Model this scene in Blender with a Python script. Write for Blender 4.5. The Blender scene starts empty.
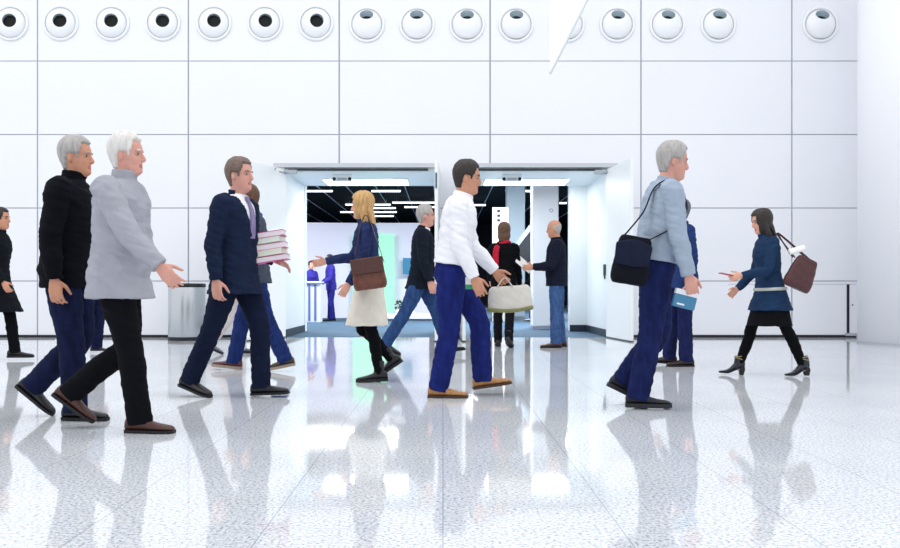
import bpy, bmesh, math, random
from math import sin, cos, pi, radians as R, sqrt
from mathutils import Vector, Matrix, noise
random.seed(7)
scene = bpy.context.scene
COL = scene.collection

# ------------------------------------------------------------------ materials
def lin(c):
    return tuple((x / 12.92 if x <= 0.04045 else ((x + 0.055) / 1.055) ** 2.4) for x in c)
def hexc(h):
    return lin(tuple(int(h[i:i + 2], 16) / 255 for i in (0, 2, 4))) + (1.0,)

MATS = {}
def mat(name, h, rough=0.6, metal=0.0, var=0.0, vscale=8.0, bump=0.0, bscale=60.0, emit=0.0, spec=0.5, sheen=0.0, stretch=None):
    if name in MATS:
        return MATS[name]
    m = bpy.data.materials.new(name)
    m.use_nodes = True
    nt = m.node_tree
    b = nt.nodes['Principled BSDF']
    c = hexc(h)
    b.inputs['Base Color'].default_value = c
    b.inputs['Roughness'].default_value = rough
    b.inputs['Metallic'].default_value = metal
    b.inputs['Specular IOR Level'].default_value = spec
    if sheen:
        b.inputs['Sheen Weight'].default_value = sheen
    tc = nt.nodes.new('ShaderNodeTexCoord')
    mp = nt.nodes.new('ShaderNodeMapping')
    nt.links.new(tc.outputs['Object'], mp.inputs['Vector'])
    if stretch:
        mp.inputs['Scale'].default_value = stretch
    if var:
        n = nt.nodes.new('ShaderNodeTexNoise')
        n.inputs['Scale'].default_value = vscale
        n.inputs['Detail'].default_value = 5
        nt.links.new(mp.outputs['Vector'], n.inputs['Vector'])
        r = nt.nodes.new('ShaderNodeValToRGB')
        r.color_ramp.elements[0].position = 0.3
        r.color_ramp.elements[1].position = 0.7
        r.color_ramp.elements[0].color = tuple(max(0, x * (1 - var)) for x in c[:3]) + (1,)
        r.color_ramp.elements[1].color = tuple(min(1, x * (1 + var)) for x in c[:3]) + (1,)
        nt.links.new(n.outputs['Fac'], r.inputs['Fac'])
        nt.links.new(r.outputs['Color'], b.inputs['Base Color'])
    if bump:
        n2 = nt.nodes.new('ShaderNodeTexNoise')
        n2.inputs['Scale'].default_value = bscale
        n2.inputs['Detail'].default_value = 4
        nt.links.new(mp.outputs['Vector'], n2.inputs['Vector'])
        bp = nt.nodes.new('ShaderNodeBump')
        bp.inputs['Strength'].default_value = bump
        bp.inputs['Distance'].default_value = 0.01
        nt.links.new(n2.outputs['Fac'], bp.inputs['Height'])
        nt.links.new(bp.outputs['Normal'], b.inputs['Normal'])
    if emit:
        b.inputs['Emission Color'].default_value = c
        b.inputs['Emission Strength'].default_value = emit
    MATS[name] = m
    return m

def cloth(name, h, var=0.14, rough=0.85):
    return mat(name, h, rough, 0, var, 14, 0.25, 220, spec=0.12)
def denim(name, h):
    return mat(name, h, 0.85, 0, 0.28, 26, 0.3, 400, spec=0.1, stretch=(1, 1, 0.35))
def leather(name, h, rough=0.4):
    return mat(name, h, rough, 0, 0.18, 30, 0.12, 160)

# ------------------------------------------------------------------ mesh accumulator
class Acc:
    def __init__(self):
        self.v, self.f = [], []
    def loft(self, rings, cap=True):
        o, n = len(self.v), len(rings[0])
        for r in rings:
            self.v.extend([Vector(p) for p in r])
        for i in range(len(rings) - 1):
            for j in range(n):
                a, b = o + i * n + j, o + i * n + (j + 1) % n
                self.f.append((a, b, b + n, a + n))
        if cap:
            self.f.append(tuple(o + j for j in reversed(range(n))))
            k = o + (len(rings) - 1) * n
            self.f.append(tuple(k + j for j in range(n)))
        return self
    def tube(self, pts, rad, ref=(0, 1, 0), n=14, sub=5, round_ends=True, e=2.0):
        """pts: joints, rad: (ra along ref, rb across) per joint; smooth path; rounded ends."""
        pts = [Vector(p) for p in pts]
        rad = [(r, r) if not isinstance(r, (tuple, list)) else tuple(r) for r in rad]
        P, Q = [], []
        m = len(pts)
        for i in range(m - 1):
            p0, p1, p2, p3 = pts[max(i - 1, 0)], pts[i], pts[i + 1], pts[min(i + 2, m - 1)]
            for k in range(sub):
                t = k / sub
                h = 0.5 * ((2 * p1) + (p2 - p0) * t + (2 * p0 - 5 * p1 + 4 * p2 - p3) * t * t + (-p0 + 3 * p1 - 3 * p2 + p3) * t ** 3)
                P.append(h)
                tt = t * t * (3 - 2 * t)
                Q.append(tuple(rad[i][c] * (1 - tt) + rad[i + 1][c] * tt for c in (0, 1)))
        P.append(pts[-1]); Q.append(rad[-1])
        ref = Vector(ref)
        rings = []
        for i, p in enumerate(P):
            t = (P[min(i + 1, len(P) - 1)] - P[max(i - 1, 0)]).normalized()
            a = (ref - t * ref.dot(t))
            if a.length < 1e-4:
                a = t.orthogonal()
            a.normalize()
            b = t.cross(a)
            rings.append((p, a, b, t, Q[i]))
        out = []
        def ring(p, a, b, q, s=1.0):
            o = []
            for k in range(n):
                an = 2 * pi * k / n
                ca, sa = cos(an), sin(an)
                if e != 2.0:
                    ca = math.copysign(abs(ca) ** (2 / e), ca); sa = math.copysign(abs(sa) ** (2 / e), sa)
                o.append(p + a * (q[0] * s * ca) + b * (q[1] * s * sa))
            return o
        if round_ends:
            p, a, b, t, q = rings[0]
            for an in (80, 55, 28):
                out.append(ring(p - t * (min(q) * sin(R(an))), a, b, q, cos(R(an))))
        for p, a, b, t, q in rings:
            out.append(ring(p, a, b, q))
        if round_ends:
            p, a, b, t, q = rings[-1]
            for an in (28, 55, 80):
                out.append(ring(p + t * (min(q) * sin(R(an))), a, b, q, cos(R(an))))
        return self.loft(out)
    def ellipsoid(self, c, rad, rot=None, nu=16, nv=10):
        c = Vector(c); M = rot or Matrix.Identity(3)
        rings = []
        for i in range(1, nv):
            th = pi * i / nv
            rings.append([c + M @ Vector((rad[0] * sin(th) * cos(2 * pi * k / nu), rad[1] * sin(th) * sin(2 * pi * k / nu), -rad[2] * cos(th))) for k in range(nu)])
        return self.loft(rings)
    def box(self, lo, hi):
        x0, y0, z0 = lo; x1, y1, z1 = hi
        o = len(self.v)
        self.v += [Vector(p) for p in ((x0, y0, z0), (x1, y0, z0), (x1, y1, z0), (x0, y1, z0), (x0, y0, z1), (x1, y0, z1), (x1, y1, z1), (x0, y1, z1))]
        self.f += [tuple(o + i for i in q) for q in ((3, 2, 1, 0), (4, 5, 6, 7), (0, 1, 5, 4), (1, 2, 6, 5), (2, 3, 7, 6), (3, 0, 4, 7))]
        return self
    def cyl(self, p0, p1, r0, r1=None, n=24):
        return self.tube([p0, p1], [r0, r1 if r1 is not None else r0], ref=(0.31, 0.8, 0.5), n=n, sub=1, round_ends=False)
    def lathe(self, prof, c=(0, 0, 0), n=40, axis=None):
        """prof: list of (radius, height) swept about +Z (or matrix axis) at c."""
        M = axis or Matrix.Identity(3); c = Vector(c)
        o = len(self.v); 
        for r, h in prof:
            self.v += [c + M @ Vector((r * cos(2 * pi * k / n), r * sin(2 * pi * k / n), h)) for k in range(n)]
        for i in range(len(prof) - 1):
            for j in range(n):
                a, b = o + i * n + j, o + i * n + (j + 1) % n
                self.f.append((a, b, b + n, a + n))
        return self
    def prism(self, poly, z0, z1):
        o, n = len(self.v), len(poly)
        self.v += [Vector((p[0], p[1], z0)) for p in poly] + [Vector((p[0], p[1], z1)) for p in poly]
        self.f.append(tuple(o + i for i in reversed(range(n)))); self.f.append(tuple(o + n + i for i in range(n)))
        for i in range(n):
            j = (i + 1) % n
            self.f.append((o + i, o + j, o + n + j, o + n + i))
        return self
    def xform(self, M):
        self.v = [M @ p for p in self.v]
        return self
    def mesh(self, name='m'):
        me = bpy.data.meshes.new(name)
        me.from_pydata([tuple(p) for p in self.v], [], self.f)
        bm = bmesh.new(); bm.from_mesh(me)
        bmesh.ops.recalc_face_normals(bm, faces=bm.faces)
        bm.to_mesh(me); bm.free()
        return me

def solid(acc, voxel=0.007, smooth=2, fac=0.5, scale=1.0):
    """Union of the closed lofts as ONE continuous skin."""
    me = acc.mesh('tmp')
    ob = bpy.data.objects.new('tmp', me); COL.objects.link(ob)
    r = ob.modifiers.new('r', 'REMESH'); r.mode = 'VOXEL'; r.voxel_size = voxel; r.adaptivity = 0.0
    if smooth:
        sm = ob.modifiers.new('s', 'SMOOTH'); sm.factor = fac; sm.iterations = smooth
    dg = bpy.context.evaluated_depsgraph_get()
    dg.update()
    out = bpy.data.meshes.new_from_object(ob.evaluated_get(dg))
    bpy.data.objects.remove(ob); bpy.data.meshes.remove(me)
    return out

def folds(me, amp, sc=(9, 9, 26), seed=0.0, thr=0.0):
    off = Vector((seed * 3.1, seed * 1.7, seed * 2.3))
    nv = [v.normal.copy() for v in me.vertices]
    for v, n in zip(me.vertices, nv):
        p = v.co
        q = Vector((p.x * sc[0] + p.z * 3, p.y * sc[1], p.z * sc[2] + p.x * 9)) + off
        d = noise.noise(q) * 0.7 + noise.noise(q * 2.1) * 0.3
        v.co += n * (amp * d)
    return me

def obj(name, me, m=None, parent=None, smooth=False, loc=None, rot=None):
    if isinstance(me, Acc):
        me = me.mesh(name)
    o = bpy.data.objects.new(name, me)
    me.name = name
    COL.objects.link(o)
    if m is not None:
        for x in (m if isinstance(m, (list, tuple)) else [m]):
            me.materials.append(x)
    if smooth:
        me.polygons.foreach_set('use_smooth', [True] * len(me.polygons))
    if parent is not None:
        o.parent = parent
    if loc is not None:
        o.location = loc
    if rot is not None:
        o.rotation_euler = rot
    return o
def bevel(o, w=0.01, seg=2):
    b = o.modifiers.new('bevel', 'BEVEL'); b.width = w; b.segments = seg; b.limit_method = 'ANGLE'
    return o
def thing(name, label, cat, loc=(0, 0, 0), rz=0.0, group=None):
    o = bpy.data.objects.new(name, None); COL.objects.link(o)
    o.empty_display_size = 0.1
    o.location = loc; o.rotation_euler = (0, 0, rz)
    o['label'] = label; o['category'] = cat
    if group:
        o['group'] = group
    return o
def tag(o, label, cat, group=None):
    o['label'] = label; o['category'] = cat
    if group:
        o['group'] = group
    return o
def struct(o):
    o['kind'] = 'structure'
    return o

# ------------------------------------------------------------------ people
HEAD = [(-0.020, .048, -.040, .034), (-0.004, .074, -.046, .040), (.010, .087, -.052, .046), (.026, .089, -.058, .052), (.045, .087, -.066, .058),
        (.070, .085, -.078, .064), (.095, .084, -.090, .068), (.115, .083, -.097, .070), (.135, .086, -.101, .0735), (.160, .084, -.102, .0745),
        (.185, .073, -.096, .070), (.205, .057, -.083, .059), (.220, .038, -.062, .044), (.230, .020, -.040, .026), (.235, .006, -.020, .009)]
def interp(tab, h):
    if h <= tab[0][0]: return tab[0][1:]
    for a, b in zip(tab, tab[1:]):
        if h <= b[0]:
            t = (h - a[0]) / (b[0] - a[0])
            return tuple(x * (1 - t) + y * t for x, y in zip(a[1:], b[1:]))
    return tab[-1][1:]
def gau(x, s): return math.exp(-(x / s) ** 2)
def spow(c, e): return math.copysign(abs(c) ** (2 / e), c)
def head_ring(h, off, n=40):
    f, b, w = interp(HEAD, h)
    pts = []
    for k in range(n):
        th = 2 * pi * k / n
        c, s_ = cos(th), sin(th)
        o = off(th, h) if off else 0.0
        x = ((f + o) * spow(c, 2.3)) if c >= 0 else ((-b + o) * spow(c, 2.1))
        y = (w + o) * spow(s_, 2.2)
        if c > 0 and not off:
            x += -.012 * (gau(y - .033, .016) + gau(y + .033, .016)) * gau(h - .114, .014)     # eye sockets
            x += .007 * gau(y, .05) * gau(h - .136, .010)                                       # brow
            x += .006 * gau(y, .022) * (gau(h - .053, .006) + gau(h - .039, .006)) - .005 * gau(y, .026) * gau(h - .046, .0035)
            x += .007 * gau(y, .020) * gau(h - .012, .014)                                      # chin
            x += .005 * (gau(y - .045, .018) + gau(y + .045, .018)) * gau(h - .085, .018)       # cheeks
        pts.append((x, y, h))
    return pts
def build_head(acc, M):
    a = Acc()
    hs = [-.02 + .255 * i / 46 for i in range(47)]
    a.loft([head_ring(h, None) for h in hs])
    a.tube([(.078, 0, .130), (.092, 0, .105), (.102, 0, .084), (.086, 0, .072)], [(.008, .008), (.010, .010), (.0145, .011), (.010, .007)], n=10, sub=3)  # nose
    for s in (-1, 1):
        a.ellipsoid((.094, s * .010, .079), (.009, .008, .007), nu=8, nv=6)                     # nostril wings
        Rm = Matrix.Rotation(R(s * 18), 3, 'Z') @ Matrix.Rotation(R(-12), 3, 'Y')
        a.ellipsoid((-.012, s * .0745, .098), (.019, .008, .032), Rm, nu=12, nv=8)               # ears
    acc.loft_from = None
    o = len(acc.v)
    acc.v += [M @ p for p in a.v]
    acc.f += [tuple(o + i for i in f) for f in a.f]

def sstep(x): 
    x = max(0, min(1, x)); return x * x * (3 - 2 * x)
def hair_off(style):
    def fn(th, h):
        t = abs((th + pi) % (2 * pi) - pi) * 180 / pi                   # 0 front .. 180 back
        if style == 'fringe':                                          # bald on top
            lo = .095 if t < 85 else max(.022, .095 - (t - 85) * .0022)
            hi = .150 + .032 * max(0, t - 70) / 110
            k = sstep((h - lo) / .016) * sstep((hi - h) / .034 + .35) * sstep((t - 66) / 16)
            return -.008 + .014 * k
        front = .183 if style in ('short', 'grey') else .178
        if t < 45: line = front
        elif t < 72: line = front - (t - 45) / 27 * (front - .100)
        elif t < 100: line = .090 if t < 80 else .118
        else: line = max(.018, .118 - (t - 100) * .0038)
        if style in ('long', 'bob'):
            line = front if t < 38 else (front - (t - 38) / 16 * (front + .03) if t < 54 else -.05)
        k = sstep((h - line) / .014)
        top = .016 if style == 'short' else .013
        if style in ('long', 'bob'): top = .020
        return -.010 + (.010 + top) * k
    return fn
def build_hair(style, M, vox):
    a = Acc()
    off = hair_off(style)
    hs = [-.02 + .255 * i / 40 for i in range(41)]
    rings = []
    for h in hs:
        rg = head_ring(h, off)
        up = sstep((h - .17) / .06)
        kk = 0.016 if style != 'fringe' else -.006
        rings.append([(p[0], p[1], p[2] + kk * up) for p in rg])
    a.loft(rings)
    if style == 'long':
        a.tube([(-.045, 0, .12), (-.062, 0, .04), (-.075, 0, -.05), (-.080, 0, -.125)], [(.070, .045), (.075, .040), (.072, .032), (.05, .018)], n=18)
        for s in (-1, 1):
            a.tube([(.0, s * .066, .13), (-.005, s * .075, .05), (-.015, s * .078, -.05), (-.02, s * .07, -.10)], [(.02, .028), (.020, .03), (.018, .03), (.01, .018)], n=12)
    if style == 'bob':
        a.tube([(-.045, 0, .12), (-.058, 0, .04), (-.058, 0, -.02)], [(.078, .05), (.080, .046), (.062, .035)], n=18)
        for s in (-1, 1):
            a.tube([(.0, s * .066, .13), (-.008, s * .074, .05), (-.02, s * .066, -.005)], [(.02, .028), (.020, .034), (.014, .026)], n=12)
    a.xform(M)
    me = solid(a, vox, 2)
    return folds(me, .005, (34, 34, 9), 3)

TM = [(-.100, .105, .085, .085), (-.05, .160, .110, .118), (0, .172, .112, .125), (.10, .160, .108, .108), (.18, .152, .108, .100), (.28, .162, .114, .104),
      (.38, .176, .120, .108), (.45, .180, .112, .104), (.50, .168, .092, .094), (.535, .115, .072, .080), (.57, .066, .058, .062)]
TF = [(-.100, .105, .080, .085), (-.05, .165, .105, .122), (0, .174, .108, .128), (.10, .150, .100, .100), (.18, .128, .092, .088), (.28, .138, .104, .090),
      (.37, .150, .128, .094), (.44, .152, .108, .092), (.50, .142, .082, .084), (.535, .095, .064, .070), (.57, .054, .050, .054)]

def person(label, loc, heading, H, pose, fit, sex='m', vox=0.006, detail=True, group=None, cat='person'):
    s = H / 1.75
    def g(k, d): return pose.get(k, d)
    tab = TM if sex == 'm' else TF
    belly = fit.get('belly', 0.0); bulk = fit.get('bulk', 1.0)
    shw = (.185 if sex == 'm' else .155) * (0.5 + 0.5 * bulk)
    lean, twist = R(g('lean', 2)), R(g('twist', 0))
    root = thing('person', label, cat, (loc[0], loc[1], 0), R(heading), group)

    def T(h, x=0.0, y=0.0):
        k = twist * max(0, min(1, h / .5))
        x, y = x * cos(k) - y * sin(k), x * sin(k) + y * cos(k)
        return Vector((x * cos(lean) + h * sin(lean), y, h * cos(lean) - x * sin(lean)))
    # both feet on the ground: find the rear foot's pitch (toe down) that reaches the floor
    def bottom(c, f):
        t, k = R(g(c + 't', 0)), R(g(c + 'k', 0))
        f = R(f)
        return -.42 * cos(t) - .415 * cos(t - k) + min(-x * sin(f) - .085 * cos(f) for x in (-.085, .19))
    if 'both' in pose:
        c = pose['both']; o = 'l' if c == 'r' else 'r'
        pose = dict(pose)
        for it in range(400):
            if bottom(c, pose.get(c + 'f', 0)) <= bottom(o, pose.get(o + 'f', 0)) + .002: break
            if pose.get(c + 'f', 0) < 34: pose[c + 'f'] = pose.get(c + 'f', 0) + .5
            else: pose[o + 'k'] = pose.get(o + 'k', 0) + .5; pose[o + 't'] = pose.get(o + 't', 0) + .25
    # legs
    AH = fit.get('ankle', .085)
    legs = {}
    for side, c in ((1, 'l'), (-1, 'r')):
        t, k, fp, ab = R(g(c + 't', 0)), R(g(c + 'k', 0)), R(g(c + 'f', 0)), R(g(c + 'ab', 0))
        hip = Vector((0, side * .088, 0))
        kn = hip + .42 * Vector((sin(t), side * sin(ab), -cos(t)))
        an = kn + .415 * Vector((sin(t - k), side * sin(ab), -cos(t - k)))
        yaw = R(g(c + 'y', 6)) * side
        F = Matrix.Translation(an) @ Matrix.Rotation(yaw, 4, 'Z') @ Matrix.Rotation(fp, 4, 'Y')
        legs[side] = dict(hip=hip, kn=kn, an=an, F=F, t=t, k=k)
    def legx(side, z):
        L = legs[side]
        for a, b in ((L['hip'], L['kn']), (L['kn'], L['an'])):
            if a.z >= z >= b.z:
                u = (z - a.z) / (b.z - a.z + 1e-9)
                return a.x + (b.x - a.x) * u
        return L['an'].x
    # shoes
    kind = fit.get('shoe', 'oxford')
    liftf = (lambda x: .062 * (1 - sstep((x + .03) / .15))) if kind == 'heel' else (lambda x: 0.0)
    sc = fit.get('shoe_scale', 1.0)
    prof = [(-.084, .018, -.020), (-.076, .031, .000), (-.045, .037, .018), (0, .039, .010), (.035, .041, -.002), (.075, .045, -.017), (.115, .049, -.029), (.155, .047, -.036), (.188, .038, -.042), (.208, .020, -.052)]
    if kind == 'heel':
        prof = [(-.066, .018, -.02), (-.058, .028, .03), (-.03, .034, .06), (0, .036, .045), (.035, .036, .0), (.075, .039, -.03), (.105, .040, -.045), (.14, .034, -.055), (.17, .022, -.062), (.185, .009, -.068)]
    zb = -.085 + (.015 if kind in ('oxford', 'heel') else .024)
    shoes = []
    zmin = 1e9
    base = -AH if kind != 'heel' else -.085
    for side in (1, -1):
        F = legs[side]['F']
        up, so = Acc(), Acc()
        rings, srings = [], []
        for x, hw, zt in prof:
            l = liftf(x) - (AH - .085)
            ring = []
            for k in range(16):
                an = 2 * pi * k / 16
                mid, hh = (zb + zt) / 2, (zt - zb) / 2
                ring.append((x * sc, hw * spow(cos(an), 2.5) * (1 - .22 * max(0, sin(an))), mid + hh * spow(sin(an), 2.5) + l))
            rings.append(ring)
            e = .004
            srings.append([(x * sc * 1.015, hw + e, zb + .003 + l), (x * sc * 1.015, -hw - e, zb + .003 + l), (x * sc * 1.015, -hw - e + .003, -.085 + l), (x * sc * 1.015, hw + e - .003, -.085 + l)])
        up.loft(rings)
        if kind in ('boot', 'heel'):
            up.tube([(.0, 0, -.03), (-.004, 0, .03), (-.008, 0, .105)], [(.040, .050), (.039, .048), (.044, .050)], n=18, round_ends=False)
        elif kind == 'sneaker':
            up.tube([(-.005, 0, -.03), (-.008, 0, .03)], [(.040, .055), (.039, .048)], n=18, round_ends=False)
        so.loft(srings)
        if kind == 'heel':
            l0 = -(AH - .085)
            so.loft([[(-.068, .030, l0 - .022), (-.068, -.030, l0 - .022), (-.012, -.030, l0 - .022), (-.012, .030, l0 - .022)], [(-.058, .024, l0 - .085), (-.058, -.024, l0 - .085), (-.022, -.024, l0 - .085), (-.022, .024, l0 - .085)]])
        up.xform(F); so.xform(F)
        zmin = min(zmin, min(p.z for p in so.v))
        shoes.append((side, up, so, F))
    lift = -zmin
    X = Matrix.Scale(s, 4) @ Matrix.Translation((0, 0, lift))
    def fin(me):
        me.transform(X); return me
    # arms
    arms = {}
    for side, c in ((1, 'l'), (-1, 'r')):
        a, e = R(g(c + 'a', 0)), R(g(c + 'e', 12))
        b, inn = R(g(c + 'b', 9)), R(g(c + 'i', 6))
        sh = T(.488, -.008, side * shw)
        d1 = Vector((sin(a) * cos(b), side * sin(b), -cos(a) * cos(b)))
        b2 = b - inn
        d2 = Vector((sin(a + e) * cos(b2), side * sin(b2), -cos(a + e) * cos(b2)))
        el = sh + .295 * d1
        wr = el + .255 * d2
        th = Vector((cos(a + e), 0, sin(a + e)))
        th = (th - d2 * th.dot(d2)).normalized()
        pn = d2.cross(th).normalized()
        if pn.y * side > 0: pn = -pn
        ro = R(g(c + 'roll', 0))
        th, pn = th * cos(ro) + pn * sin(ro), pn * cos(ro) - th * sin(ro)
        arms[side] = dict(sh=sh, el=el, wr=wr, d1=d1, d2=d2, th=th, pn=pn, curl=g(c + 'c', 28))
    # head frame
    hb = T(.605, .022, 0)
    HM = Matrix.Translation(hb) @ Matrix.Rotation(R(g('hy', 0)), 4, 'Z') @ Matrix.Rotation(R(g('hp', 0)) + lean * .5, 4, 'Y')
    # ---- body: one continuous skin
    A = Acc()
    build_head(A, HM)
    A.tube([T(.48, -.01), T(.56, .0), hb + HM.to_3x3() @ Vector((-.012, 0, .03))], [(.075, .07), (.056, .058), (.054, .056)] if sex == 'm' else [(.062, .06), (.046, .048), (.045, .048)], n=18)
    def ring(h, inf, n=28, cx=0.0, e=2.35, hmod=None):
        w, f, b = interp(tab, h)
        w *= bulk; 
        f += belly * gau(h - .14, .14); 
        f *= bulk; b *= bulk
        o = []
        for k in range(n):
            an = 2 * pi * k / n
            c, sn = cos(an), sin(an)
            o.append(T(h, cx + ((f + inf) if c > 0 else (b + inf)) * spow(c, e), (w + inf) * spow(sn, e)))
        return o
    A.loft([ring(-.1 + .67 * i / 14, -.008) for i in range(15)])
    for side in (1, -1):
        m = arms[side]; L = legs[side]
        A.tube([T(.47, -.005, side * shw * .55), m['sh'], m['sh'] + m['d1'] * .15, m['el'], m['el'] + m['d2'] * .08, m['wr'], m['wr'] + m['d2'] * .012],
               [(.05, .05), (.052, .054), (.043, .046), (.037, .039), (.039, .040), (.026, .021), (.028, .019)] if sex == 'm' else
               [(.042, .042), (.043, .045), (.036, .038), (.031, .033), (.032, .034), (.022, .018), (.024, .017)], ref=m['th'], n=14)
        hs = 1.0 if sex == 'm' else .9
        W, d, t, p = m['wr'], m['d2'], m['th'], m['pn']
        A.tube([W - d * .01, W + d * .03 * hs, W + d * .065 * hs, W + d * .094 * hs], [(.026 * hs, .018 * hs), (.036 * hs, .017 * hs), (.042 * hs, .0155 * hs), (.040 * hs, .012 * hs)], ref=t, n=16, e=2.6)
        cu = m['curl']
        for q, (ofs, ln) in enumerate(((.0325, .074), (.0110, .083), (-.0105, .077), (-.0310, .060))):
            pts = [W + d * .078 * hs + t * ofs * .93 * hs, W + d * .096 * hs + t * ofs * hs]
            ang = 0
            for fr, cc in ((.45, .8), (.30, 1.2), (.25, .9)):
                ang += cu * cc * (1 + .08 * q)
                dd = d * cos(R(ang)) + p * sin(R(ang)) + t * (ofs * 2.6)
                pts.append(pts[-1] + dd.normalized() * ln * fr * hs)
            A.tube(pts, [.0092 * hs, .0090 * hs, .0084 * hs, .0078 * hs, .0068 * hs], ref=t, n=10, sub=3)
        b0 = W + d * .022 * hs + t * .024 * hs + p * .004
        d1 = (d * .62 + t * .66 + p * .38).normalized(); d2 = (d * .86 + t * .32 + p * .42).normalized()
        A.tube([b0, b0 + d1 * .042 * hs, b0 + d1 * .042 * hs + d2 * .030 * hs, b0 + d1 * .042 * hs + d2 * .055 * hs], [.0150 * hs, .0118 * hs, .0102 * hs, .0080 * hs], ref=t, n=10, sub=3)
        lw = fit.get('legw', 1.0)
        ca = L['kn'] + (L['an'] - L['kn']) * .3 + Vector((-.012, 0, 0))
        A.tube([L['hip'] + Vector((0, 0, .02)), L['kn'], ca, L['an'], L['an'] - Vector((0, 0, .02))], [.078, .052, .050, .034, .032], n=14)
    me = solid(A, vox, 2, .45)
    skin = fit.get('skin', mat('skin_light', 'dda48d', .5, 0, .07, 30, .06, 120))
    lips = mat('lip_rose', 'b8685f', .45)
    me.materials.append(skin); me.materials.append(lips)
    inv = HM.inverted()
    for f in me.polygons:
        q = inv @ f.center
        if q.x > .074 and abs(q.y) < .025 and .035 < q.z < .057:
            f.material_index = 1
    obj('body', fin(me), None, root, True)
    if detail:
        for sd in (-1, 1):
            e = Acc(); e.ellipsoid((.0665, sd * .033, .1155), (.0125, .0140, .0075), nu=12, nv=8); e.xform(HM)
            eo = obj('eye', fin(e.mesh()), mat('eye_white', 'b9aba3', .25), root, True)
            i = Acc(); i.ellipsoid((.0760, sd * .0345, .1155), (.0048, .0075, .0066), nu=10, nv=6); i.xform(HM)
            obj('iris', fin(i.mesh()), mat('iris_brown', '2a1c16', .2), eo, True)
            b = Acc(); b.tube([(.086, sd * .016, .134), (.084, sd * .034, .139), (.074, sd * .052, .134)], [(.0035, .004), (.004, .005), (.002, .003)], n=8, sub=3); b.xform(HM)
            obj('eyebrow', fin(b.mesh()), fit['hair'], root, True)
    # ---- hair
    obj('hair', fin(build_hair(fit.get('hair_style', 'short'), HM, max(vox, .005))), fit['hair'], root, True)
    # ---- shirt under an open jacket
    vn = fit.get('vneck', 0)
    if fit.get('shirt'):
        S = Acc()
        S.loft([ring(.02 + .55 * i / 16, .006) for i in range(17)])
        S.tube([T(.50, -.005), T(.585, .012)], [(.085, .08), (.062, .066)], n=20, round_ends=False)
        obj('shirt', fin(solid(S, max(vox, .006), 2)), fit['shirt'], root, True)
    if fit.get('tie'):
        S = Acc(); rg = []
        for h, w in ((.560, .018), (.535, .021), (.515, .016), (.47, .019), (.40, .026), (.32, .031), (.255, .034)):
            x = interp(tab, h)[1] * bulk + belly * gau(h - .14, .14) + .018
            if h > .43: x = max(x, .104 - .25 * max(0, h - .47))
            rg.append([T(h, x + .006, w), T(h, x + .010, 0), T(h, x + .006, -w), T(h, x - .004, -w), T(h, x - .004, w)])
        S.loft(rg)
        obj('tie', fin(S.mesh()), fit['tie'], root)
    # ---- top garment
    jk = fit['top']
    inf = jk.get('inf', .016); hem = jk.get('hem', -.12); fl = jk.get('flare', .0)
    J = Acc()
    rings = []
    n = 14
    top_h = jk.get('neck', .565)
    for i in range(n + 1):
        h = max(hem, .0) + (top_h - max(hem, .0)) * i / n
        rings.append(ring(h, inf + (.004 if h < .3 else 0)))
    if hem < 0:
        low = []
        m_ = max(3, int(-hem / .04))
        for i in range(m_):
            z = hem + (-.0 - hem) * i / m_
            k = -z / max(.01, -hem)
            zz = z * .97
            xa, xb = legx(1, zz), legx(-1, zz)
            w, f, b = interp(tab, max(z, -.02))
            cx, hs_ = (xa + xb) / 2, abs(xa - xb) / 2
            cx *= jk.get('follow', 1.0)
            dx = min(hs_ * .85, .10 + .4 * -z)
            o = []
            for q in range(28):
                an = 2 * pi * q / 28
                c, sn = cos(an), sin(an)
                o.append(Vector((cx + ((f if c > 0 else b) * bulk + inf + dx + fl * k + belly * .6 * (c > 0)) * spow(c, 2.4), (w * bulk + inf + fl * k * .8) * spow(sn, 2.4), z)))
            low.append(o)
        rings = low + rings
    J.loft(rings)
    if jk.get('collar', True):
        J.tube([T(.515, -.006), T(.555, .004), T(.60 if not jk.get('high') else .625, .012)], [(.095, .088), (.074, .076), (.070, .074)], n=22, round_ends=False)
    sw = jk.get('sw', 1.0)
    cut = jk.get('sleeve', 1.0)
    for side in (1, -1):
        m = arms[side]
        k = (.072, .074, .066, .060, .058, .045) if sex == 'm' else (.060, .060, .054, .050, .048, .038)
        k = [x * sw for x in k]
        end = m['el'] + m['d2'] * .255 * min(1, (cut - .5) * 2)
        J.tube([T(.455, -.005, side * shw * .45), m['sh'] - m['d1'] * .01, m['sh'] + m['d1'] * .16, m['el'], m['el'] + m['d2'] * .09, end],
               [(k[0] * .9, k[0] * .9), (k[1], k[1]), k[2], k[3], k[4], k[5]], ref=m['th'], n=18, round_ends=False)
    me = solid(J, max(vox, .006), 3)
    folds(me, jk.get('fold', .011), seed=H * 10)
    if vn:
        bm = bmesh.new(); bm.from_mesh(me)
        ML = Matrix.Rotation(lean, 3, 'Y').inverted()
        kill = []
        for f in bm.faces:
            q = ML @ f.calc_center_median()
            k = twist * max(0, min(1, q.z / .5))
            x, y = q.x * cos(k) + q.y * sin(k), -q.x * sin(k) + q.y * cos(k)
            if q.z > vn and x > .02 and abs(y) < .012 + .085 * min(1, (q.z - vn) / (.53 - vn)) and q.z < .7:
                kill.append(f)
            elif jk.get('open') and q.z <= vn and x > .04 and abs(y) < .012 + jk['open'] * (vn - q.z):
                kill.append(f)
        bmesh.ops.delete(bm, geom=kill, context='FACES')
        bm.to_mesh(me); bm.free()
    jo = obj(jk.get('name', 'jacket'), fin(me), jk['mat'], root, True)
    if vn:
        so = jo.modifiers.new('thick', 'SOLIDIFY'); so.thickness = .006; so.offset = -1
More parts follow.
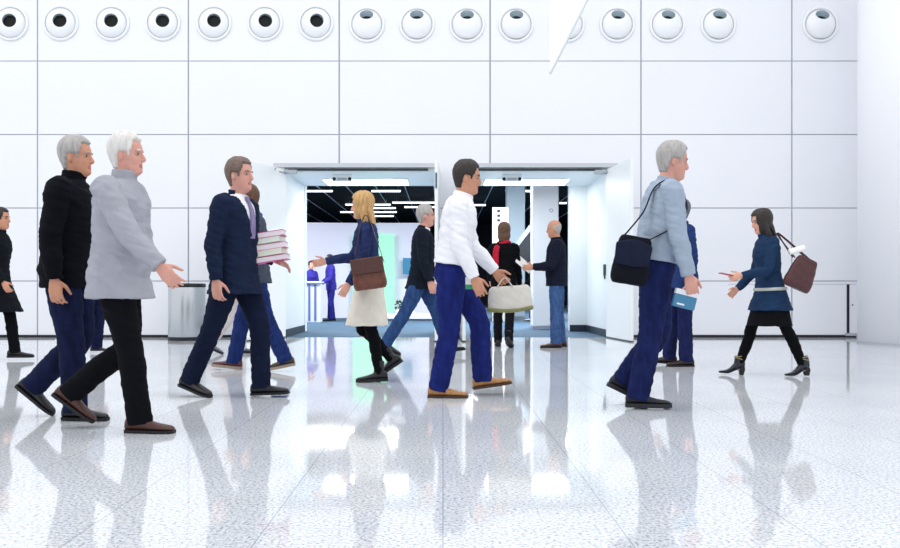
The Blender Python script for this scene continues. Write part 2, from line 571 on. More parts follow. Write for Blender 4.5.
    if jk.get('belt'):
        B = Acc()
        h = jk['belt_h']
        B.loft([ring(h - .016, inf + .016), ring(h + .016, inf + .016)])
        obj('belt', fin(B.mesh()), jk['belt'], root, True)
    # ---- trousers / tights
    tr = fit['trousers']
    P = Acc(); ti = tr.get('inf', .014); kk = tr.get('k', 1.0)
    P.loft([ring(-.09 + (tr.get('waist', .06) + .09) * i / 8, ti * .4) for i in range(9)])
    for side in (1, -1):
        L = legs[side]
        tight = tr.get('tight')
        ln = (L['an'] - L['kn']).normalized()
        if tight:
            ca = L['kn'] + ln * .13 + Vector((-.012, 0, 0))
            P.tube([L['hip'] + Vector((0, 0, .03)), L['hip'] + (L['kn'] - L['hip']) * .35, L['kn'], ca, L['an'] + ln * .02], [.090 * kk, .084 * kk, .058 * kk, .058 * kk, .040 * kk], n=18, round_ends=False)
        else:
            hemx = L['an'] + ln * tr.get('hem', .035)
            P.tube([L['hip'] + Vector((0, 0, .03)), L['hip'] + (L['kn'] - L['hip']) * .4, L['kn'], L['kn'] + ln * .2, hemx],
                   [(.096 * kk, .102 * kk), (.090 * kk, .098 * kk), (.073 * kk, .076 * kk), (.068 * kk, .074 * kk), (.062 * kk, .072 * kk)], n=20, round_ends=False)
    me = solid(P, max(vox, .006), 2)
    folds(me, tr.get('fold', .009), (10, 10, 24), H * 7)
    obj(tr.get('name', 'trousers'), fin(me), tr['mat'], root, True)
    if fit.get('skirt'):
        sk = fit['skirt']; S = Acc(); rg = []
        for i in range(11):
            z = .14 + (sk['hem'] - .14) * i / 10
            if z > 0:
                rg.append(ring(z, .016))
            else:
                xa, xb = legx(1, z), legx(-1, z)
                cx, hs_ = (xa + xb) / 2, abs(xa - xb) / 2
                w, f, b = interp(tab, max(z, -.02))
                k = z / sk['hem']
                o = []
                for q in range(28):
                    an = 2 * pi * q / 28; c, sn = cos(an), sin(an)
                    o.append(Vector((cx + ((f if c > 0 else b) * (1 - .2 * k) + .012 + hs_ * .9 + sk.get('flare', 0) * k) * spow(c, 2.3), (w + .012 - sk.get('taper', .0) * k + sk.get('flare', 0) * k) * spow(sn, 2.3), z)))
                rg.append(o)
        S.loft(rg)
        me = solid(S, max(vox, .006), 3); folds(me, .010, (14, 14, 3), 5)
        obj('skirt', fin(me), sk['mat'], root, True)
    if fit.get('scarf'):
        S = Acc()
        c = T(.555, .012)
        pts = [c + Vector((.085 * cos(a), .085 * sin(a), .012 * sin(2 * a))) for a in [2 * pi * i / 12 for i in range(13)]]
        S.tube(pts, [(.024, .020)] * 13, ref=(0, 0, 1), n=10, sub=3)
        sd = fit.get('scarf_side', 1)
        S.tube([T(.56, .06, sd * .06), T(.45, -.135, sd * .10) if fit.get('scarf_back') else T(.45, .14, sd * .06), T(.20, -.14, sd * .11) if fit.get('scarf_back') else T(.20, .145, sd * .07)], [(.03, .02), (.045, .012), (.05, .010)], n=12)
        me = solid(S, .006, 2); folds(me, .006, (20, 20, 20), 2)
        obj('scarf', fin(me), fit['scarf'], root, True)
    # ---- shoes
    for (side, up, so, F) in shoes:
        me = solid(up, .0055, 2)
        sm = fit['shoe_mat']
        if isinstance(sm, tuple): sm = sm[0] if side > 0 else sm[1]
        sh = obj('boot' if kind in ('boot', 'heel') else ('sneaker' if kind == 'sneaker' else 'shoe'), fin(me), sm, root, True)
        obj('sole', fin(so.mesh()), fit.get('sole_mat', mat('sole_black', '17161a', .6)), sh)
        if kind == 'heel' and fit.get('strap'):
            for zz, tl in ((.035, .25), (.060, -.2)):
                st = Acc(); pts = []
                for i in range(17):
                    a = 2 * pi * i / 16
                    pts.append((-.004 + .050 * cos(a), .046 * sin(a), zz - (AH - .085) + .045 + tl * .05 * cos(a)))
                st.tube(pts, [(.004, .003)] * 17, ref=(0, 0, 1), n=6, sub=1, round_ends=False)
                st.xform(F)
                obj('strap', fin(st.mesh()), fit['strap'], sh, True)
    root['_h'] = 0
    del root['_h']
    Wm = Matrix.Translation((loc[0], loc[1], 0)) @ Matrix.Rotation(R(heading), 4, 'Z') @ X
    return dict(root=root, T=lambda h, x=0, y=0: Wm @ T(h, x, y), hand=lambda sd: Wm @ (arms[sd]['wr'] + arms[sd]['d2'] * .085 + arms[sd]['pn'] * .03), pelvis=Wm @ Vector((0, 0, 0)),
                sh=lambda sd: Wm @ arms[sd]['sh'], head=Wm @ hb, s=s, lift=lift)

# ------------------------------------------------------------------ camera, world, lights
CAMH, FPX = 0.805, 856.0
cam = bpy.data.cameras.new('camera'); co = bpy.data.objects.new('camera', cam); COL.objects.link(co)
co.location = (0, 0, CAMH); co.rotation_euler = (R(90), 0, 0)
cam.sensor_width = 36; cam.lens = FPX / 900 * 36
cam.shift_x = 7 / 900; cam.shift_y = 16 / 900
cam.clip_end = 300
scene.camera = co
vs = scene.view_settings
vs.view_transform = 'Standard'; vs.look = 'None'; vs.gamma = 1.0; vs.use_curve_mapping = False
vs.exposure = 0.15
scene.cycles.max_bounces = 8
scene.cycles.diffuse_bounces = 5
w = bpy.data.worlds.new('world'); scene.world = w; w.use_nodes = True
bg = w.node_tree.nodes['Background']; bg.inputs['Color'].default_value = (0.95, 0.968, 1.0, 1); bg.inputs['Strength'].default_value = 1.0
def area(name, loc, size, power, rot=(0, 0, 0), color=(1, 1, 1)):
    l = bpy.data.lights.new(name, 'AREA'); l.shape = 'RECTANGLE'; l.size, l.size_y = size; l.energy = power; l.color = color
    o = bpy.data.objects.new(name, l); COL.objects.link(o); o.location = loc; o.rotation_euler = rot
    return o
for i, x in enumerate((-9.0, -3.0, 3.0)):  # added unseen area lamps, biased left to brighten that side of the wall
    area('added_overhead_fill', (x, 5.0, 10.5), (4.0, 1.2), 170, (R(0), 0, 0))

def at(px, py, Y):
    return Vector(((px - 443) / FPX * Y, Y, CAMH - (py - 290) / FPX * Y))

# ------------------------------------------------------------------ setting
WY = 14.5
white = mat('wall_panel_white', 'eff1f6', .45, 0, .012, .7)
dark = mat('recess_dark', '10141b', .6)
grey = mat('trim_grey', 'b9bfc7', .4, .3)
joint = mat('joint_grey', 'b3b9c2', .7)
OPEN = [(-2.69, -.10), (.33, 2.79)]
OZ = 2.88
def cut_rects(x0, x1, z0, z1):
    rects = [(x0, x1, z0, z1)]
    for a, b in OPEN:
        out = []
        for (p, q, r, t) in rects:
            if q <= a or p >= b or r >= OZ:
                out.append((p, q, r, t)); continue
            if t > OZ: out.append((p, q, OZ, t))
            t2 = min(t, OZ)
            if p < a: out.append((p, a, r, t2))
            if q > b: out.append((b, q, r, t2))
        rects = out
    return rects
pa, bk = Acc(), Acc()
xs = [-6.87 + 2.556 * i for i in range(-3, 8)]
zs = [.045, .957, 2.194, 3.439, 4.684, 5.93, 7.17, 8.4]
gv, gh = .013, .008
for i in range(len(xs) - 1):
    for j in range(len(zs) - 1):
        for (a, b, c, d) in cut_rects(xs[i] + gv, xs[i + 1] - gv, zs[j] + (gh if j else 0), zs[j + 1] - gh):
            pa.box((a, WY, c), (b, WY + .05, d))
for (a, b, c, d) in cut_rects(xs[0], xs[-1], 0, 8.4):
    bk.box((a, WY + .03, c), (b, WY + .12, d))
wb = struct(obj('wall_back', pa, white))
struct(obj('wall_back_joints', bk, joint))
# dark recessed skirting line
bb = Acc()
for a, b in ((xs[0], -2.69), (-.10, .33), (2.79, 6.99)):
    bb.box((a, WY - .012, 0), (b, WY + .02, .042))
struct(obj('baseboard_back', bb, dark))
# dark reveal slot and capping line near the column
tr = Acc(); x = (848 - 443) / FPX * WY
tr.box((x - .022, WY - .006, .07), (x + .022, WY + .01, .90))
struct(obj('trim_1', tr, dark))
tr = Acc(); tr.box(((728 - 443) / FPX * WY, WY - .004, .900), (7.0, WY + .01, .908)); 
struct(obj('trim_2', tr, joint))
tr = Acc(); tr.box((x - .05, WY - .03, .03), (7.0, WY - .004, .075))
struct(obj('trim_3', tr, grey))
kp = Acc(); kp.lathe([(0, 0), (.012, 0), (.012, .008), (0, .010)], (x + .075, WY, .55), 12, Matrix.Rotation(R(90), 3, 'X'))
tag(obj('lock_socket', kp, dark), 'tiny dark keyhole on the white wall panel beside the dark vertical slot', 'lock')

# floor: polished white granite tiles, 0.6 m
def floor_material():
    m = bpy.data.materials.new('granite_tiles'); m.use_nodes = True
    nt = m.node_tree; b = nt.nodes['Principled BSDF']; L = nt.links.new
    tc = nt.nodes.new('ShaderNodeTexCoord')
    n1 = nt.nodes.new('ShaderNodeTexNoise'); n1.inputs['Scale'].default_value = 74; n1.inputs['Detail'].default_value = 4; n1.inputs['Roughness'].default_value = .7
    L(tc.outputs['Object'], n1.inputs['Vector'])
    r1 = nt.nodes.new('ShaderNodeValToRGB')
    e = r1.color_ramp.elements
    e[0].position = .36; e[0].color = hexc('939dab'); e[1].position = .54; e[1].color = hexc('f1f3f6')
    x = r1.color_ramp.elements.new(.46); x.color = hexc('d0d6de')
    L(n1.outputs['Fac'], r1.inputs['Fac'])
    n2 = nt.nodes.new('ShaderNodeTexNoise'); n2.inputs['Scale'].default_value = 1.1; n2.inputs['Detail'].default_value = 3
    L(tc.outputs['Object'], n2.inputs['Vector'])
    r2 = nt.nodes.new('ShaderNodeValToRGB'); r2.color_ramp.elements[0].position = .35; r2.color_ramp.elements[1].position = .65
    r2.color_ramp.elements[0].color = (.90, .91, .92, 1); r2.color_ramp.elements[1].color = (1, 1, 1, 1)
    L(n2.outputs['Fac'], r2.inputs['Fac'])
    mx = nt.nodes.new('ShaderNodeMix'); mx.data_type = 'RGBA'; mx.blend_type = 'MULTIPLY'; mx.inputs['Factor'].default_value = 1
    L(r1.outputs['Color'], mx.inputs['A']); L(r2.outputs['Color'], mx.inputs['B'])
    sp = nt.nodes.new('ShaderNodeSeparateXYZ'); L(tc.outputs['Object'], sp.inputs['Vector'])
    def line(out, off):
        a = nt.nodes.new('ShaderNodeMath'); a.operation = 'ADD'; a.inputs[1].default_value = off; L(out, a.inputs[0])
        d = nt.nodes.new('ShaderNodeMath'); d.operation = 'PINGPONG'; d.inputs[1].default_value = .3; L(a.outputs[0], d.inputs[0])
        c = nt.nodes.new('ShaderNodeMath'); c.operation = 'LESS_THAN'; c.inputs[1].default_value = .0022; L(d.outputs[0], c.inputs[0])
        return c.outputs[0]
    mm = nt.nodes.new('ShaderNodeMath'); mm.operation = 'MAXIMUM'
    L(line(sp.outputs['X'], 60.0), mm.inputs[0])
    hz = nt.nodes.new('ShaderNodeMath'); hz.operation = 'MULTIPLY'; hz.inputs[1].default_value = .45
    L(line(sp.outputs['Y'], 60.0 - .485), hz.inputs[0]); L(hz.outputs[0], mm.inputs[1])
    m2 = nt.nodes.new('ShaderNodeMix'); m2.data_type = 'RGBA'
    L(mm.outputs[0], m2.inputs['Factor']); L(mx.outputs['Result'], m2.inputs['A']); m2.inputs['B'].default_value = hexc('aab3be')
    L(m2.outputs['Result'], b.inputs['Base Color'])
    b.inputs['Roughness'].default_value = .055
    b.inputs['IOR'].default_value = 1.55
    return m
fl = Acc(); fl.box((-16, -3, -.1), (16, WY + .02, 0))
struct(obj('floor', fl, floor_material()))
carpet = mat('hall_carpet', '436079', .9, 0, .10, 3, .2, 200)
fl = Acc(); fl.box((-14, WY + .02, -.1), (16, 46, -.002))
struct(obj('floor_hall', fl, carpet))

# round column on the right
cl = Acc(); cl.cyl((7.22, 12.85, 0), (7.22, 12.85, 8.4), .9, n=96)
o = struct(obj('column_right', cl, mat('column_white', 'f5f6fa', .35), smooth=False))
for p in o.data.polygons: p.use_smooth = len(p.vertices) == 4
cb = Acc(); cb.lathe([(.9, 0), (.912, 0), (.912, .022), (.9, .026)], (7.22, 12.85, 0), 96)
struct(obj('trim_4', cb, grey))

# header, soffit, passage
PE = 16.58
ws = mat('passage_white', 'eef3f5', .4)
p = Acc()
for a, b in ((-2.85, -2.69), (2.79, 2.95), (-.10, .33)):
    p.box((a, WY + .12, 0), (b, PE, 2.95))
struct(obj('wall_passage', p, ws))
p = Acc(); p.box((-2.85, WY + .05, 2.82), (2.95, PE, 2.95)); struct(obj('ceiling_passage', p, mat('soffit_white', 'e6f0f3', .4)))
p = Acc()
for a, b in ((-2.69, -2.67), (2.77, 2.79)):
    p.box((a, WY + .12, 0), (b, PE, .13))
struct(obj('baseboard_passage', p, mat('base_slate', '1d2b38', .45)))
hd = Acc()
for a, b in ((-2.86, -.13), (.31, 2.95)):
    hd.box((a, WY - .07, 2.875), (b, WY + .02, 2.945))
struct(obj('trim_5', hd, mat('header_shade_grey', 'c6cbd1', .4)))  # strip's grey carries the thin shadow line over the doorways in its colour
hd = Acc()
for a, b in ((-2.62, -.25), (.40, 2.70)):
    hd.box((a, WY - .02, 2.828), (b, WY + .05, 2.852))
struct(obj('trim_6', hd, mat('track_dark', '2b333c', .4, .4)))
def door(n, hinge, end, bolt=False):
    d = Vector((end[0] - hinge[0], end[1] - hinge[1], 0)); wd = d.length
    a = Acc(); a.box((0, -.025, .02), (wd, .025, 2.84))
    o = struct(obj('door_%d' % n, a, mat('door_white', 'f3f6f7', .4), loc=(hinge[0], hinge[1], 0), rot=(0, 0, math.atan2(d.y, d.x))))
    bevel(o, .006)
    s = Acc(); s.box((0, -.028, .004), (wd, .028, .02)); obj('bottom_seal', s, mat('seal_grey', '39434d', .5), o)
    for y in (-1, 1):
        h = Acc(); h.tube([(wd - .12, y * .03, 1.0), (wd - .12, y * .075, 1.0), (wd - .26, y * .075, 1.0)], [.012] * 3, n=10, sub=3)
        obj('handle', h, mat('steel', 'aab2ba', .3, 1), o, True)
    if not bolt: return o
    b = Acc(); b.box((wd - .005, -.012, 2.38), (wd + .012, .012, 2.62)); obj('edge_bolt', b, mat('bolt_dark', '4a545e', .4, .6), o)
    return o
dl = door(1, (-2.68, WY - .02), (-3.18, 13.2))
dr = door(2, (2.78, WY - .02), (2.915, 13.2))
door(3, (-.075, WY - .02), (-.105, 13.25), True)
door(4, (.305, WY - .02), (.325, 13.25), True)
pl = Acc(); pl.box((1.06, .026, 2.66), (1.18, .030, 2.74)); obj('sign_plate', pl, mat('plate_grey', 'a9b1b8', .5), dl)
pl = Acc(); pl.box((1.07, .030, 2.67), (1.17, .032, 2.73)); obj('sign_inset', pl, mat('plate_light', 'e6eaee', .5), dl)
nt_ = Acc(); nt_.box((.45, .026, 1.62), (1.0, .029, 2.28)); obj('notice_sheet', nt_, mat('notice_green', 'dcebe3', .5), dr)
# door closer arms
for x0, sx, nm in ((-2.62, -1, 'left'), (2.72, 1, 'right')):
    t = thing('door_closer', 'silver door closer arm above the %s outer open door leaf' % nm, 'door closer', (x0, WY - .06, 2.80))
    a = Acc(); a.box((-.16, -.03, -.04), (.16, .03, .03)); bevel(obj('closer_body', a, mat('steel', 'aab2ba'), t), .006)
    a = Acc(); a.tube([(0, -.03, -.02), (sx * .16, -.22, -.02), (sx * .10, -.50, -.01)], [.012, .012, .012], n=8, sub=2); obj('closer_arm', a, mat('steel', ''), t, True)
    a = Acc(); a.cyl((sx * .17, -.22, -.05), (sx * .17, -.22, .01), .025); obj('closer_pivot', a, dark, t)
# passage lights, exit sensors
glow = mat('lamp_white', 'ffffff', .5, emit=7.0)
glow2 = mat('tube_white', 'f2f7ff', .5, emit=2.6)
for (a, b), wh in (((-2.18, -.66), 'left'), ((.78, 2.30), 'right')):
    t = thing('ceiling_light', 'long white light panel in the soffit over the %s doorway' % wh, 'ceiling light', ((a + b) / 2, 15.95, 2.82), group='doorway light panels')
    hw = (b - a) / 2
    f = Acc(); f.box((-hw - .03, -.42, -.012), (hw + .03, .42, 0)); obj('housing', f, mat('housing_white', 'e4ebee', .4), t)
    f = Acc(); f.box((-hw, -.38, -.018), (hw, .38, -.012)); obj('diffuser', f, glow, t)
    t = thing('door_sensor', 'small dark-ended motion sensor box under the soffit of the %s doorway' % wh, 'sensor', (a + .42, 14.95, 2.74), group='door sensors')
    f = Acc(); f.box((-.17, -.04, -.04), (.17, .04, .08)); bevel(obj('sensor_body', f, mat('sensor_white', 'dfe5e8', .4), t), .008)
    for sx in (-1, 1):
        f = Acc(); f.cyl((sx * .135, -.045, 0), (sx * .135, -.03, 0), .030); obj('sensor_eye', f, dark, t)
    f = Acc(); f.box((-.085, -.044, -.018), (.085, -.038, .018)); obj('grille', f, mat('sensor_grey', '9aa4ac', .5), t)
# green emergency release
t = thing('emergency_release', 'green emergency door release on the white jamb right of the doorway', 'door release', (2.77, 14.55, 1.14))
a = Acc(); a.box((-.05, -.06, -.085), (.0, .0, .10)); bevel(obj('release_body', a, mat('release_green', '0f4a30', .4), t), .008)
a = Acc(); a.tube([(-.03, -.03, -.08), (-.03, -.05, -.14)], [.018, .014], n=10); obj('pull', a, mat('release_dark', '0b2c20', .4), t, True)

# ------------------------------------------------------------------ air nozzles
nz_white = mat('nozzle_white', 'f4f6f8', .35); nz_black = mat('nozzle_black', '06080b', .7); nz_in = mat('nozzle_liner', 'a9bcc6', .4)
def nozzle_meshes(el):
    az = 9 if el < 10 else 0
    ax = Matrix.Rotation(R(90), 3, 'X')
    f = Acc(); f.lathe([(.262, 0), (.262, .03), (.272, .042), (.29, .042), (.302, .03), (.302, 0)], (0, 0, 0), 48, ax)
    Rr = 0.248; rb = .122
    A = Matrix.Rotation(R(az), 3, 'Z') @ Matrix.Rotation(R(90 - el), 3, 'X')
    prof = [(rb - .008, .085), (rb - .008, .2165)] 
    lip = math.asin(rb / Rr)
    prof2 = [(rb - .008, .212)] + [(Rr * sin(lip + (R(118) - lip) * i / 18), Rr * cos(lip + (R(118) - lip) * i / 18)) for i in range(19)]
    b = Acc(); b.lathe(prof2, (0, 0, 0), 48, A)
    l = Acc(); l.lathe(prof, (0, 0, 0), 36, A)
    k = Acc(); k.lathe([(0.0001, .086), (rb - .008, .086)], (0, 0, 0), 36, A)
    for q in (f, b, l, k):
        for v in q.v:
            if q is not f: v.y *= .62
            v.y = min(v.y, -.004)
    return f.mesh(), b.mesh(), l.mesh(), k.mesh()
NZ = {}
pos = [11, 61, 112, 163, 214, 265, 316, 367, 417, 467, 516, 567, 617, 667, 718, 820]
ordn = ['first', 'second', 'third', 'fourth', 'fifth', 'sixth', 'seventh']
lo_n = hi_n = 0
for i, px in enumerate(pos):
    el = 2 if px < 330 else 40
    if px < 330:
        lab = 'round white air nozzle with open dark mouth facing out, %s from the left edge' % ordn[lo_n]; lo_n += 1
    elif px == 820:
        lab = 'round white air nozzle tilted up, standing apart beside the round column'
    elif px == 567:
        lab = 'round white air nozzle partly hidden behind the hanging pointed banner'
    elif px < 540:
        lab = 'round white air nozzle tilted up, %s after the outward-facing ones' % ordn[hi_n]; hi_n += 1
    else:
        lab = 'round white air nozzle tilted up, %s to the right of the hanging banner' % {617: 'first', 667: 'second', 718: 'third'}[px]
    t = thing('air_vent', lab, 'air nozzle', ((px - 443) / FPX * WY, WY, 5.325 if px < 330 else 5.30), group='round air nozzles along the top of the wall')
    if el not in NZ:
        NZ[el] = [obj('flange', nozzle_meshes(el)[0], nz_white, t, True)]
        m4 = nozzle_meshes(el)
        NZ[el] += [obj('ball', m4[1], nz_white, t, True), obj('liner', m4[2], nz_in, t, True), obj('mouth', m4[3], nz_black, t)]
    else:
        for s_ in NZ[el]:
            c = s_.copy(); COL.objects.link(c); c.parent = t

# hanging pointed banner
Y0 = 8.0
bn = Acc()
front = [at(549, -60, Y0), at(549.5, 35, Y0), at(550.5, 73, Y0), at(587, 0, Y0), at(617, -60, Y0)]
bn.loft([[(p.x, Y0, p.z) for p in front], [(p.x + .015, Y0 + .05, p.z) for p in front]])
bo = thing('hanging_banner', 'white pointed banner hanging down in front of the nozzle row', 'banner', (front[2].x, Y0, front[2].z))
for v_ in bn.v: v_ -= bo.location
obj('banner_panel', bn, mat('banner_white', 'fdfefe', .5), bo)
ed = Acc(); e0, e1 = Vector(front[2]) - bo.location, Vector(front[4]) - bo.location
ed.tube([e0, e1], [.012, .012], n=8, sub=1); obj('banner_edge', ed, mat('banner_edge_grey', 'd5dde2', .4), bo, True)

# litter bin
t = thing('litter_bin', 'tall round stainless steel bin standing against the wall', 'bin', (-4.135, 13.82, 0))
st = mat('brushed_steel', 'c3c8cc', .28, 1.0)
a = Acc(); a.lathe([(.285, .05), (.29, .06), (.29, .84), (.285, .85)], n=64); obj('bin_body', a, st, t, True)
a = Acc(); a.lathe([(0.001, 0), (.295, 0), (.295, .055), (.28, .06), (0.001, .06)], n=64); bevel(obj('bin_base', a, mat('bin_black', '12161b', .5), t), .004)
a = Acc(); a.lathe([(.285, .85), (.297, .855), (.297, .895), (.285, .91), (.20, .912), (.17, .87), (0.001, .86)], n=64); obj('bin_rim', a, mat('bin_black', ''), t, True)

# ------------------------------------------------------------------ hall beyond the doors
hall_white = mat('hall_white', 'eef0fa', .5)
a = Acc(); a.box((-14, PE, 4.3), (16, 46, 4.45)); struct(obj('ceiling_hall', a, mat('hall_black', '0a0d14', .8)))
a = Acc(); a.box((-14, 45.9, 0), (16, 46, 4.3)); struct(obj('wall_hall_back', a, mat('hall_navy', '141c2b', .8)))
a = Acc(); a.box((-14.1, WY + .12, 0), (-14, 46, 4.45)); struct(obj('wall_hall_left', a, hall_white))
a = Acc(); a.box((16, WY + .12, 0), (16.1, 46, 4.45)); struct(obj('wall_hall_right', a, hall_white))
a = Acc(); a.box((-14, WY + .12, 2.95), (16, PE, 4.45)); struct(obj('ceiling_over_passage', a, mat('hall_black', '')))
# long suspended ceiling rails running away from the door
for i in range(-6, 7):
    a = Acc(); x = -.30 + .98 * i; a.box((x - .016, 20, 4.26), (x + .016, 45.5, 4.29))
    tag(obj('ceiling_rail', a, mat('rail_white', 'eef3f8', .5)), 'thin pale rail running along the black hall ceiling', 'ceiling rail', 'rails on the black hall ceiling')
# strip lights across
n = 0
for (x0, x1, py) in ((305, 333, 191), (371, 401, 191), (345, 391, 204.5), (352, 396, 208), (340, 397, 212), (362, 394, 216), (392, 437, 202.5), (404, 438, 207),
                     (505, 512, 191), (525, 533, 191), (559, 567, 203), (470, 486, 205), (441, 452, 194)):
    Yl = 3.30 * FPX / (290 - py)
    ax_, bx_ = (x0 - 443) / FPX * Yl, (x1 - 443) / FPX * Yl
    t = thing('strip_light', 'white strip light under the black hall ceiling beyond the doors', 'strip light', ((ax_ + bx_) / 2, Yl, 4.1), group='strip lights of the hall')
    h = (bx_ - ax_) / 2
    a = Acc(); a.box((-h, -.06, .02), (h, .06, .05)); obj('fitting', a, mat('housing_white', ''), t)
    a = Acc(); a.box((-h + .02, -.045, -.025), (h - .02, .045, .02)); obj('tube', a, glow2, t)
    for sx in (-1, 1):
        a = Acc(); a.cyl((sx * h * .8, 0, .05), (sx * h * .8, 0, .20), .012, n=8); obj('hanger', a, mat('steel', ''), t)
for x, y, pw in ((-5, 20, 420), (1.5, 19.5, 520), (-3, 28, 380), (4, 27, 420), (0, 36, 250)):
    area('hall_luminaire', (x, y, 4.0), (3.0, .14), pw, color=(.93, .97, 1))
# white exhibition wall with glowing green screen
ew = thing('exhibition_wall', 'white curved exhibition booth wall with a pale green lit screen', 'booth wall', (-3.2, 24.6, 0))
a = Acc(); pts = [(-4.2 + 7.0 * i / 20, -.9 + .0 + 1.0 * sin(pi * (i / 20) * .62)) for i in range(21)]
o = len(a.v)
poly = [(x, y) for x, y in pts] + [(x, y + .15) for x, y in reversed(pts)]
a.prism(poly, 0, 2.74); obj('wall_panel', a, mat('booth_white', 'eceafc', .5), ew)
a = Acc(); a.box((.62, -.12, .14), (1.80, -.05, 2.40)); obj('lit_screen', a, mat('screen_green', '9ce6c0', .4, emit=.42), ew)
a = Acc(); a.box((2.05, -.14, 1.25), (2.32, -.06, 1.72)); obj('poster', a, mat('poster_teal', '3c8db4', .5), ew)
bl = thing('display_ledge', 'low white display ledge along the booth wall beyond the left doorway', 'ledge', (-.95, 22.6, 0))
a = Acc(); a.box((-1.1, -.3, 0.05), (.95, .3, .19)); bevel(obj('ledge_slab', a, hall_white, bl), .01)
a = Acc(); a.box((-1.02, -.22, 0), (.87, .22, .05)); obj('plinth', a, mat('plinth_grey', '9aa3b5', .5), bl)
pt = thing('planter', 'small dark green leafy plant in a pale trough on the low white ledge', 'plant', (-.99, 22.55, .19))
a = Acc(); a.box((-.24, -.09, 0), (.24, .09, .10)); bevel(obj('trough', a, hall_white, pt), .01)
a = Acc(); rr = random.Random(3)
for i in range(90):
    c = Vector((rr.uniform(-.26, .26), rr.uniform(-.1, .1), rr.uniform(.08, .32)))
    d = Vector((rr.uniform(-1, 1), rr.uniform(-1, 1), rr.uniform(-.1, 1))).normalized(); s_ = d.orthogonal().normalized() * .028
    q = [c - d * .07, c + s_, c + d * .08, c - s_]
    o = len(a.v); a.v += q; a.f.append((o, o + 1, o + 2, o + 3))
obj('foliage', a, mat('leaf_green', '17502f', .6, 0, .3, 20), pt)
ct = thing('reception_counter', 'white reception counter with blue vertical stripes beyond the left doorway', 'counter', (-3.27, 21.6, 0))
a = Acc(); a.box((-.42, -.2, 0), (.20, .2, .98)); obj('counter_body', a, mat('counter_white', 'eef0fb', .5), ct)
for i in range(4):
    a = Acc(); a.box((-.40 + .15 * i, -.215, .03), (-.345 + .15 * i, -.2, .95)); obj('stripe', a, mat('stripe_blue', '6a74b8', .5), ct)
a = Acc(); a.box((-.46, -.25, .98), (.24, .25, 1.02)); bevel(obj('counter_top', a, hall_white, ct), .008)
# right side of the hall
def pillar(name, lab, x0, x1, Y, m):
    t = thing(name, lab, 'pillar', ((x0 + x1) / 2, Y, 0)); h = (x1 - x0) / 2
    a = Acc(); a.box((-h, -.0, .06), (h, 2 * h, 4.3)); bevel(obj('shaft', a, m, t), .02)
    a = Acc(); a.box((-h - .02, -.02, 0), (h + .02, 2 * h + .02, .06)); obj('plinth', a, mat('plinth_grey', ''), t)
    return t
pillar('square_pillar', 'bluish square pillar seen above the woman with the red scarf', 1.79, 2.30, 24.0, mat('pillar_blue', 'c3d8e6', .5))
t = pillar('square_pillar', 'white square pillar rising behind the man holding papers', 1.85, 2.38, 17.6, mat('pillar_white', 'f1f3f8', .4))
a = Acc(); a.lathe([(.025, 0), (.04, 0), (.04, .012), (.025, .012), (.025, 0)], (.11, 0, 2.44), 20, Matrix.Rotation(R(90), 3, 'X')); obj('ring_mark', a, mat('plate_grey', ''), t)  # small grey ring standing in for a faint symbol on the pillar
a = Acc(); a.box((2.47, PE, 0), (2.95, PE + .35, 2.95)); struct(obj('wall_return_right', a, ws))
a = Acc(); a.box((2.455, PE - .012, 0), (2.78, PE, .13)); struct(obj('baseboard_return', a, mat('base_slate', '')))
a = Acc(); a.box((-2.85, PE, 0), (-2.67, PE + .2, 2.95)); struct(obj('wall_return_left', a, ws))
t = thing('notice_panel', 'tall white exhibition panel with dark marks left of the bluish pillar', 'panel', (1.49, 22.0, 0))
a = Acc(); a.box((-.22, 0, 0), (.19, .06, 2.93)); obj('panel_board', a, mat('panel_white', 'e8e4de', .5), t)
for i, z in enumerate((2.80, 2.68, 2.56)):
    a = Acc(); a.box((-.10, -.006, z), (-.02, 0, z + .07)); obj('dark_mark', a, dark, t)
t = thing('display_wedge', 'black slanted display structure with grey top behind the standing man', 'display', (2.05, 21.0, 0))
a = Acc(); a.loft([[(-.42, -.1, 1.5), (.14, -.1, 1.5), (.14, -.1, 2.45), (-.42, -.1, 1.72)], [(-.42, .5, 1.5), (.14, .5, 1.5), (.14, .5, 2.45), (-.42, .5, 1.72)]]); obj('wedge', a, mat('display_black', '12161d', .5), t)
a = Acc(); a.loft([[(-.44, -.12, 1.72), (.14, -.12, 2.47), (.14, -.12, 2.32), (-.44, -.12, 1.58)], [(-.44, .5, 1.72), (.14, .5, 2.47), (.14, .5, 2.32), (-.44, .5, 1.58)]]); obj('sloped_top', a, mat('display_grey', '8497a8', .5), t)
a = Acc(); a.box((.08, -.13, 0), (.16, -.05, 2.55)); obj('post', a, mat('display_black', ''), t)
a = Acc(); a.box((-.40, 0, 0), (-.32, .08, 1.52)); obj('post', a, mat('display_black', ''), t)

# ------------------------------------------------------------------ outfits and people
navy = cloth('wool_navy', '17233c'); black = cloth('wool_black', '0a0b11'); bdenim = denim('denim_blue', '1f3064'); ddenim = denim('denim_dark', '161d3c')
hd_ = mat('hair_dark', '231a17', .5, 0, .3, 60, .3, 120, stretch=(1, 1, .2)); hb_ = mat('hair_brown', '5a3d2a', .5, 0, .3, 60, .3, 120, stretch=(1, 1, .2))
hg_ = mat('hair_grey', 'a9a5a2', .55, 0, .2, 60, .3, 120, stretch=(1, 1, .2)); hw_ = mat('hair_white', 'd9d6d2', .55, 0, .15, 60, .3, 120, stretch=(1, 1, .2))
hbl = mat('hair_blonde', 'c39a62', .5, 0, .25, 60, .3, 120, stretch=(1, 1, .2))
pink = mat('skin_rosy', 'd39a8a', .5, 0, .07, 30, .06, 120); tan_ = mat('skin_tan', 'c98f72', .5, 0, .07, 30, .06, 120)
